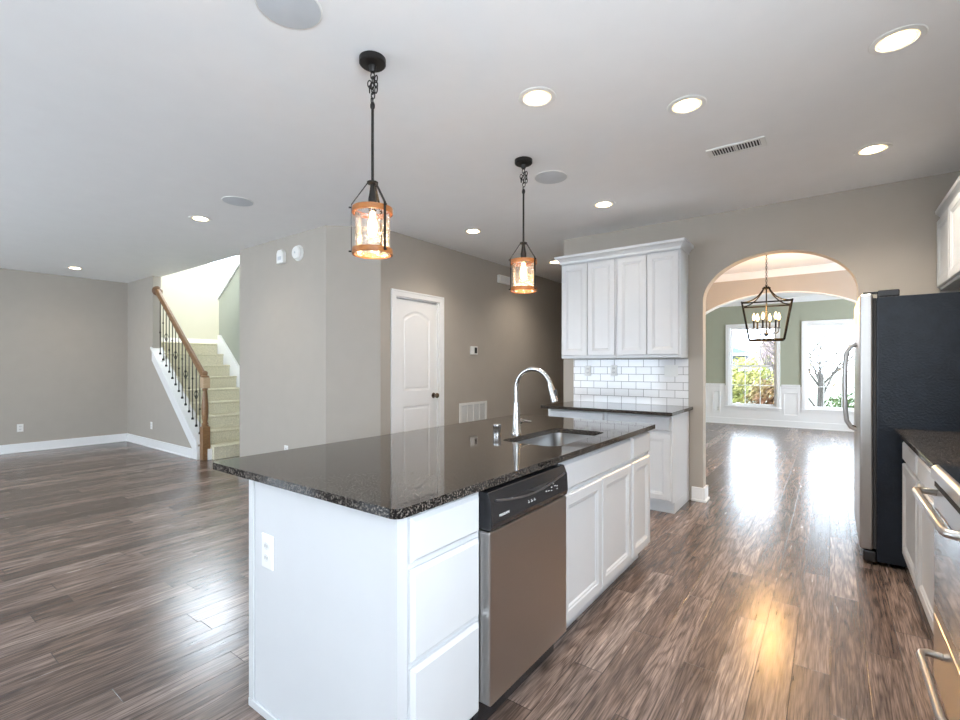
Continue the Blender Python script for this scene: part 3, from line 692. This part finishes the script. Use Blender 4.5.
# cabinet above the refrigerator
oc = cabinet('wall_cabinet', 'white wall cabinet with crown mounted above the black-sided refrigerator', (.668, 4.938, 0), (0, -1, 0), NXm, .93, 1.88, 2.43, .33,
        [('door', .012, 1.90, .46, 2.40), ('door', .468, 1.90, .918, 2.40)], toe=0)
c2 = bmesh.new(); R = []
for (x, y, sx, sy) in ((.690, 4.938, -1, 0), (.690, 4.008, -1, -1), (.998, 4.008, 0, -1)): R.append([c2.verts.new((x+sx*p[0], y+sy*p[0], p[1]-.0)) for p in prof])
for A, B in zip(R, R[1:]):
    for k in range(len(A)): c2.faces.new((A[k], A[(k+1) % len(A)], B[(k+1) % len(A)], B[k]))
c2.faces.new(R[0]); c2.faces.new(R[-1][::-1]); obj('crown', c2, 'cab', oc)

# ================================================================ OUTLETS AND DEVICES
def outlet(O, U, N, label, w=.072, h=.116, gangs=1, group=None, kind='duplex'):
    O, U, N = map(Vector, (O, U, N)); U = U.normalized(); N = N.normalized()
    t = thing('wall_outlet', O, label, 'outlet', group)
    b = rings(O, U, N, [(rect(-w/2, -h/2, w/2, h/2), .0005), (rect(-w/2, -h/2, w/2, h/2), .004), (rect(-w/2, -h/2, w/2, h/2, .004), .0065)])
    obj('plate', b, 'plastic', t)
    for g in range(gangs):
        cx = (g-(gangs-1)/2)*.046
        if kind == 'duplex':
            for s in (-1, 1):
                so = obj('socket', prism([(cx+.016*math.cos(a*PI/6), s*.022+.0145*math.sin(a*PI/6)) for a in range(12)], O+N*.0065, U, Z, N, .002), pbr('socket_white', (.70, .70, .69), .4), t)
                sl = prism(rect(cx-.008, s*.022-.004, cx-.0055, s*.022+.006), O+N*.0086, U, Z, N, .0003)
                prism(rect(cx+.0055, s*.022-.004, cx+.008, s*.022+.006), O+N*.0086, U, Z, N, .0003, bm=sl)
                obj('slots', sl, 'slot', so)
        else:
            obj('switch', prism(rect(cx-.005, -.013, cx+.005, .013), O+N*.0065, U, Z, N, .006), 'plastic', t)
    return t
outlet((-1.68, .942, .62), (1, 0, 0), NYm, 'white outlet on the white end panel of the kitchen island', .075, .125)
outlet((-2.161, 4.93, 1.255), UX, NYm, 'leftmost outlet on the subway tile backsplash')
outlet((-1.864, 4.93, 1.262), UX, NYm, 'middle outlet on the subway tile backsplash')
outlet((-1.275, 4.93, 1.262), UX, NYm, 'wide double-gang switch plate on tile near the arch', w=.13, gangs=2, kind='switch')
outlet((-9.87, 1.597, .37), (0, 1, 0), NXp, 'white outlet low on the far left living room wall')
outlet((-8.79, 2.96, .35), UX, NYm, 'white outlet low on the grey wall under the stair railing')
outlet((-4.90, 2.96, .36), UX, NYm, 'white outlet low on the closet wall, just peeking above the worktop')
outlet((-2.07, 11.984, .34), UX, NYm, 'small outlet low on white wainscot in the dining room', .05, .08)
ms = thing('motion_sensor', (-4.965, 2.96, 2.54), 'small white box sensor high on closet wall left of round alarm', 'sensor')
obj('housing', prism([(-.065, -.075), (.065, -.075), (.065, .04), (.04, .075), (-.04, .075), (-.065, .04)], (-4.965, 2.96, 2.54), UX, Z, NYm, .045), 'plastic', ms, bevel=.006)
obj('lens', bx(-5.0, -4.93, 2.912, 2.915, 2.50, 2.54), 'spk', ms, bevel=.001)
sd = thing('smoke_alarm', (-4.65, 2.96, 2.54), 'round white smoke alarm high on the closet wall', 'alarm')
obj('base', lathe([(.085, 0), (.085, .012), (.078, .018)], (-4.65, 2.96, 2.54), 32, axis=NYm), 'plastic', sd)
obj('cover', lathe([(.072, .018), (.074, .035), (.062, .05), (.03, .054)], (-4.65, 2.96, 2.54), 32, axis=NYm), 'plastic', sd, smooth=True)
obj('indicator', lathe([(.012, .054), (.011, .057)], (-4.65, 2.96, 2.54), 16, axis=NYm), 'spk', sd)
th = thing('thermostat', (-3.78, 4.945, 1.515), 'white thermostat with dark display on wall right of the pantry door', 'thermostat')
obj('housing', bx(-3.779, -3.755, 4.875, 5.015, 1.46, 1.57), 'plastic', th, bevel=.005)
obj('display', bx(-3.7549, -3.7535, 4.945, 5.0, 1.478, 1.555), 'slot', th)
dc = thing('door_chime', (-3.78, 5.64, 2.55), 'white door chime box high on the wall behind the far pendant', 'chime')
obj('housing', bx(-3.779, -3.73, 5.50, 5.78, 2.49, 2.60), 'plastic', dc, bevel=.006)
obj('grille', boxes([(-3.7299, -3.728, 5.54+.03*k, 5.55+.03*k, 2.505, 2.585) for k in range(8)]), 'spk', dc)
rgv = thing('return_air_grille', (-3.78, 4.95, .62), 'white return air grille low on wall right of pantry door', 'vent')
obj('frame', boxes([(-3.779, -3.765, 4.65, 5.24, .80, .835), (-3.779, -3.765, 4.65, 5.24, .42, .455), (-3.779, -3.765, 4.65, 4.685, .455, .80), (-3.779, -3.765, 5.205, 5.24, .455, .80)]
    + [(-3.779, -3.766, 4.685+.13*k-.006, 4.685+.13*k+.006, .455, .80) for k in (1, 2, 3)]), 'plastic', rgv, bevel=.002)
obj('louvres', boxes([(-3.778, -3.770, 4.685, 5.205, .46+.014*k, .468+.014*k) for k in range(24)]), 'plastic', rgv)
obj('backing', bx(-3.7795, -3.7785, 4.68, 5.21, .45, .805), 'spk', rgv)

# ================================================================ CEILING FIXTURES
cans = [(-1.27, 2.23, 'recessed ceiling light nearest the front pendant, centre of the ceiling'),
        (-.64, 2.79, 'recessed ceiling light just in front of the ceiling air vent'),
        (.24, 2.79, 'largest recessed ceiling light, near the top right corner'),
        (.23, 4.10, 'recessed ceiling light above the refrigerator, right of the air vent'),
        (-1.63, 4.06, 'recessed ceiling light in front of the back wall cabinets crown'),
        (-3.08, 4.03, 'recessed ceiling light between the two pendants, before the pantry door wall'),
        (-3.08, 5.91, 'recessed ceiling light in the passage, left of the wall cabinet crown'),
        (-4.97, 2.09, 'recessed ceiling light left of the closet wall, beside a ceiling speaker'),
        (-8.97, 2.04, 'farthest recessed ceiling light, over the living room near the left wall')]
for (x, y, lab), power in zip(cans, (33, 48, 44, 54, 10, 34, 32, 18, 16)):
    t = thing('recessed_light', (x, y, H), lab, 'ceiling light', 'recessed ceiling lights')
    obj('trim_ring', lathe([(.074, -.001), (.076, -.006), (.098, -.005), (.102, -.001)], (x, y, H), 40, cap=False), 'plastic', t, smooth=True)
    sp = bpy.data.lights.new('downlight', 'SPOT'); sp.energy = power; sp.color = (1, .89, .76); sp.spot_size = math.radians(135); sp.spot_blend = 1; sp.shadow_soft_size = .06
    so_ = bpy.data.objects.new('downlight', sp); COL.objects.link(so_); so_.parent = t; so_.location = (0, 0, -.012)
    obj('reflector', lathe([(.074, -.0012), (.074, -.004), (.060, -.003), (.060, -.0012)], (x, y, H), 40, cap=False), 'refl', t)
    obj('lamp', lathe([(.060, -.0012), (.060, -.0035), (.045, -.004)], (x, y, H), 32), 'can', t)
for x, y, lab in [(-1.75, 1.069, 'large white round ceiling speaker cut by the top edge of the photo'), (-4.18, 2.065, 'white round ceiling speaker beside the living room recessed light'), (-1.72, 3.233, 'white round ceiling speaker right of the far pendant canopy')]:
    t = thing('ceiling_speaker', (x, y, H), lab, 'speaker', 'ceiling speakers')
    obj('rim', lathe([(.122, -.001), (.122, -.006), (.127, -.005), (.129, -.001)], (x, y, H), 48, cap=False), 'plastic', t, smooth=True)
    obj('grille', lathe([(.122, -.001), (.122, -.006), (.08, -.010), (.01, -.011)], (x, y, H), 48), 'spk', t, smooth=True)
cv = thing('ceiling_vent', (-.5, 3.52, H), 'white rectangular supply air vent in the kitchen ceiling', 'vent')
obj('frame', boxes([(-.67, -.33, 3.45, 3.475, H-.008, H-.001), (-.67, -.33, 3.575, 3.60, H-.008, H-.001), (-.67, -.64, 3.475, 3.575, H-.008, H-.001), (-.36, -.33, 3.475, 3.575, H-.008, H-.001), (-.508, -.492, 3.475, 3.575, H-.008, H-.001)]), 'plastic', cv, bevel=.002)
obj('damper', bx(-.64, -.36, 3.475, 3.575, H-.0025, H-.001), 'slot', cv)
obj('louvres', boxes([(-.632+.0165*k, -.627+.0165*k, 3.475, 3.575, H-.008, H-.003) for k in range(17)]), 'plastic', cv)

def link(c, rx, rz, r, rot, bm):
    pts = []
    for k in range(12):
        a = 2*PI*k/12; u = rx*math.cos(a); pts.append((c[0]+u*math.cos(rot), c[1]+u*math.sin(rot), c[2]+rz*math.sin(a)))
    tube(pts, r, 6, bm=bm, closed=True)
# pendants
def pendant(x, y, label):
    t = thing('pendant_light', (x, y, H), label, 'pendant light', 'pendant lights over the island')
    obj('canopy', lathe([(.012, -.062), (.016, -.055), (.018, -.034), (.056, -.030), (.062, -.024), (.062, -.001)], (x, y, H), 32), 'iron', t, smooth=True)
    b = bmesh.new()
    for k in range(7): link((x+.004*math.sin(k*2.1), y, H-.078-.024*k), .009, .017, .003, k*PI/2+.4, b)
    for k in range(3): link((x+.02, y+.004, H-.10-.025*k), .009, .017, .003, k*PI/2, b)
    for k in range(2): link((x-.016, y-.004, H-.115-.025*k), .009, .017, .003, k*PI/2+.8, b)
    obj('chain', b, 'iron', t, smooth=True)
    b = tube([(x, y, 2.54), (x, y, 2.165)], .0065, 10); lathe([(.008, 2.525), (.011, 2.53), (.011, 2.545), (.006, 2.552)], (x, y, 0), 12, bm=b)
    obj('rod', b, 'iron', t, smooth=True)
    R, zt, zb = .091, 2.05, 1.835
    b = lathe([(.012, 2.165), (.026, 2.17), (.026, 2.178), (.012, 2.183)], (x, y, 0), 20)
    for q in (math.radians(-6), math.radians(-128), math.radians(114)):
        c, s = math.cos(q), math.sin(q); tn = Vector((-s, c, 0))
        path = [(.02, 2.176), (R+.006, zt+.012), (R+.006, zb+.008)]
        for (r0, z0), (r1, z1) in zip(path, path[1:]):
            p0 = Vector((x+c*r0, y+s*r0, z0)); p1 = Vector((x+c*r1, y+s*r1, z1)); d = (p1-p0).normalized(); nn = d.cross(tn)
            vs = [bm_ for bm_ in []]
            v0 = [b.verts.new(p0+tn*a+nn*o_) for a, o_ in ((-.006, -.0015), (.006, -.0015), (.006, .0015), (-.006, .0015))]
            v1 = [b.verts.new(p1+tn*a+nn*o_) for a, o_ in ((-.006, -.0015), (.006, -.0015), (.006, .0015), (-.006, .0015))]
            for k in range(4): b.faces.new((v0[k], v0[(k+1) % 4], v1[(k+1) % 4], v1[k]))
            b.faces.new(v0[::-1]); b.faces.new(v1)
        for zz in (zt, zb+.01): tube([(x+c*(R+.004), y+s*(R+.004), zz), (x+c*(R+.018), y+s*(R+.018), zz)], .004, 8, bm=b)
    obj('strap_frame', b, 'iron', t)
    for z in (zt-.022, zb): obj('wood_ring', lathe([(R-.006, z), (R+.003, z), (R+.003, z+.026), (R-.006, z+.026), (R-.006, z)], (x, y, 0), 48, cap=False), 'oakring', t, smooth=True)
    obj('glass_shade', lathe([(R-.010, zb+.004), (R-.010, zt-.004)], (x, y, 0), 48, cap=False), 'glass', t, smooth=True)
    obj('socket', lathe([(.010, 2.165), (.016, 2.12), (.020, 2.10), (.020, 2.045), (.014, 2.04)], (x, y, 0), 20), 'iron', t, smooth=True)
    obj('bulb', lathe([(.008, 2.04), (.013, 2.03), (.015, 2.01), (.022, 1.98), (.024, 1.955), (.018, 1.93), (.004, 1.918)], (x, y, 0), 20), 'bulb', t, smooth=True)
    return t
pendant(-1.735, 1.488, 'front pendant lantern with wood rings and seeded glass over island, lit')
pendant(-1.733, 2.851, 'rear pendant lantern with wood rings and seeded glass over island, farther away')

def lamp_light(t, name, z, watts, rad, col):
    d = bpy.data.lights.new(name, 'POINT'); d.energy = watts; d.color = col; d.shadow_soft_size = rad
    o = bpy.data.objects.new(name, d); COL.objects.link(o); o.parent = t; o.location = (0, 0, z-H)
for t in [o for o in COL.objects if o.name.startswith('pendant_light')]: lamp_light(t, 'bulb_light', 1.90, 1.3, .012, (1, .60, .28))
# lantern chandelier in the dining room
LX, LY = -.62, 6.67
lc = thing('lantern_chandelier', (LX, LY, H), 'black open-frame lantern chandelier with candle bulbs seen through the arch', 'chandelier')
obj('canopy', lathe([(.02, -.03), (.06, -.02), (.062, -.001)], (LX, LY, H), 24), 'iron', lc, smooth=True)
lamp_light(lc, 'candle_light', 1.98, 34, .07, (1, .53, .17))
b = bmesh.new()
for k in range(17): link((LX, LY, H-.045-.0265*k), .010, .018, .0028, (k % 2)*PI/2+.3, b)
obj('chain', b, 'iron', lc, smooth=True)
b = bmesh.new(); a0 = math.radians(36.56+14)
zT, zB, rT, rB, zA = 2.06, 1.625, .355, .255, 2.26
co = lambda q, r, z: Vector((LX+r*math.cos(a0+q*PI/2), LY+r*math.sin(a0+q*PI/2), z))
for q in range(4):
    for r_, z_ in ((rT, zT), (rB, zB)): tube([co(q, r_, z_), co(q+1, r_, z_)], .0085, 4, bm=b)
    tube([co(q, rT+.006, zT+.02), co(q, rB, zB)], .0085, 4, bm=b)
    pts = []
    for k in range(11):
        s = k/10; pts.append(co(q, .03+(rT-.03)*s**1.15, zT+.01+(zA-zT)*(1-s)**2.1))
    tube(pts, .0075, 6, bm=b)
lathe([(.012, zA-.02), (.045, zA-.012), (.045, zA), (.012, zA+.01), (.012, zA+.03)], (LX, LY, 0), 20, bm=b)
obj('frame', b, pbr('black_iron', (.006, .005, .004), .6, var=.2, spec=.06), lc)
b = tube([(LX, LY, zA), (LX, LY, 1.70)], .008, 8); lathe([(.004, 1.665), (.022, 1.68), (.026, 1.70), (.012, 1.715), (.01, 1.74)], (LX, LY, 0), 16, bm=b)
obj('stem', b, 'iron', lc, smooth=True)
for q in range(6):
    a = q*PI/3+.35; c, s = math.cos(a), math.sin(a); r = .135
    pts = [(LX+c*rr, LY+s*rr, zz) for rr, zz in ((.008, 1.71), (.05, 1.695), (.10, 1.70), (.13, 1.725), (r, 1.765))]
    arm = tube(pts, .0055, 8); lathe([(.018, 1.765), (.020, 1.772), (.012, 1.775)], (LX+c*r, LY+s*r, 0), 12, bm=arm)
    ao = obj('arm', arm, 'iron', lc, smooth=True)
    obj('candle_sleeve', lathe([(.0095, 1.775), (.0095, 1.865)], (LX+c*r, LY+s*r, 0), 12), 'iron', ao, smooth=True)
    obj('bulb', lathe([(.006, 1.866), (.015, 1.885), (.017, 1.90), (.012, 1.925), (.002, 1.955)], (LX+c*r, LY+s*r, 0), 12), 'candle', ao, smooth=True)
# ================================================================ OUTSIDE THE DINING WINDOWS
struct('trim_lawn', bx(-60, 60, 12.2, 110, -.6, -.5), 'lawn')
bpy.data.objects['trim_lawn'].name = 'ground_lawn'
def house(name, label, x0, x1, y0, y1, ze, zr, wallm, roofm, wins_):
    t = thing(name, ((x0+x1)/2, (y0+y1)/2, -.5), label, 'house')
    obj('wall', bx(x0, x1, y0, y1, -.5, ze), wallm, t)
    cx, cy = (x0+x1)/2, (y0+y1)/2; b = bmesh.new(); o = .5; hx = (x1-x0)/2*.35
    v = [b.verts.new(p) for p in ((x0-o, y0-o, ze), (x1+o, y0-o, ze), (x1+o, y1+o, ze), (x0-o, y1+o, ze), (cx-hx, cy, zr), (cx+hx, cy, zr))]
    for f in ((0, 1, 5, 4), (1, 2, 5), (2, 3, 4, 5), (3, 0, 4), (3, 2, 1, 0)): b.faces.new([v[i] for i in f])
    obj('roof', b, roofm, t)
    obj('fascia', bx(x0-o, x1+o, y0-o-.05, y0-o, ze-.2, ze), 'trim', t)
    for (a, c, z0, z1) in wins_:
        wo = obj('window', bx(a-.1, c+.1, y0-.06, y0-.001, z0-.1, z1+.1), 'trim', t); obj('pane', bx(a, c, y0-.075, y0-.061, z0, z1), 'ovenglass', wo)
house('neighbour_house', 'neighbouring house with blue grey roof seen through the left dining window', -16, -5.7, 46, 52, 2.4, 3.6, 'siding', 'bluer', [(-8.6, -7.6, .6, 1.7), (-7.2, -6.3, .6, 1.7)])
house('neighbour_house', 'neighbouring brick house with reddish roof seen through the left dining window', -4.4, -1.9, 36, 40, 1.2, 3.2, 'brick', 'redr', [(-4.0, -3.4, .1, .9)])
def foliage(c, r, n, s, bm):
    for _ in range(n):
        d = Vector([random.gauss(0, 1) for _ in range(3)]).normalized()*random.random()**.4
        p = Vector(c)+Vector((d.x*r[0], d.y*r[1], d.z*r[2]))
        a = Vector([random.gauss(0, 1) for _ in range(3)]).normalized(); u = a.orthogonal().normalized()*s*random.uniform(.5, 1.2); v = a.cross(u.normalized())*s*random.uniform(.4, .9)
        m = p+a*s*.15
        vs = [bm.verts.new(q) for q in (p-u, m-v*.6, p+u, m+v*.6)]; bm.faces.new(vs)
def branches(p, d, L, r, depth, bm):
    q = p+d*L; midp = p+d*L*.5+Vector([random.uniform(-.05, .05)*L for _ in range(3)])
    tube([p, midp, q], [r, r*.85, r*.7], 5, bm=bm)
    if depth == 0: return
    for _ in range(3 if depth > 1 else 2):
        nd_ = (d+Vector((random.uniform(-.75, .75), random.uniform(-.75, .75), random.uniform(-.25, .5)))).normalized()
        branches(q if random.random() < .6 else midp, nd_, L*random.uniform(.6, .85), r*.58, depth-1, bm)
def shrub(label, x, y, rx, rz, z, mat, n=900, s=.11):
    t = thing('garden_shrub', (x, y, -.5), label, 'shrub')
    b = bmesh.new()
    for _ in range(5): branches(Vector((x, y, -.5)), Vector((random.uniform(-.4, .4), random.uniform(-.4, .4), 1)).normalized(), (z+.5)*.7, .02, 2, b)
    obj('stems', b, 'bark', t); b = bmesh.new(); foliage((x, y, z), (rx, rx*.8, rz), n, s, b); obj('foliage', b, mat, t)
shrub('yellow green leafy shrub outside the left dining window, left side', -2.75, 17.8, .62, .85, .45, 'leafy')
shrub('rusty and yellow shrub outside the left dining window, right side', -1.5, 16.4, .6, .7, .25, 'leafr', 700)
shrub('bright yellow green shrub filling the middle of the left dining window', -2.7, 20.8, 1.1, .95, .75, 'leafy')
shrub('low green shrub outside the right dining window', .7, 20, 1.0, .5, -.1, 'leafg', 500)
def baretree(label, x, y, h, seed, leafm=None):
    random.seed(seed); t = thing('bare_tree', (x, y, -.5), label, 'tree')
    b = bmesh.new(); tube([(x, y, -.55), (x+.03, y, h*.3)], [.09, .07], 8, bm=b)
    obj('trunk', b, 'bark', t); b = bmesh.new()
    for _ in range(6): branches(Vector((x, y, random.uniform(-.1, .3)*h)), Vector((random.uniform(-.7, .7), random.uniform(-.6, .6), 1)).normalized(), h*.28, .035, 4, b)
    obj('branches', b, 'bark', t)
    if leafm: b = bmesh.new(); foliage((x, y, h*.55), (h*.4, h*.4, h*.42), 260, .05, b); obj('leaves', b, leafm, t)
baretree('bare branching tree outside the right dining window, nearest the glass', -.25, 17.5, 3.6, 3, 'leafr')
baretree('bare tree farther out behind the right dining window', 2.6, 22.5, 4.5, 11, 'leafr')
baretree('thin bare tree at the right edge of the left dining window', -2.0, 26, 3.0, 5, 'leafy')
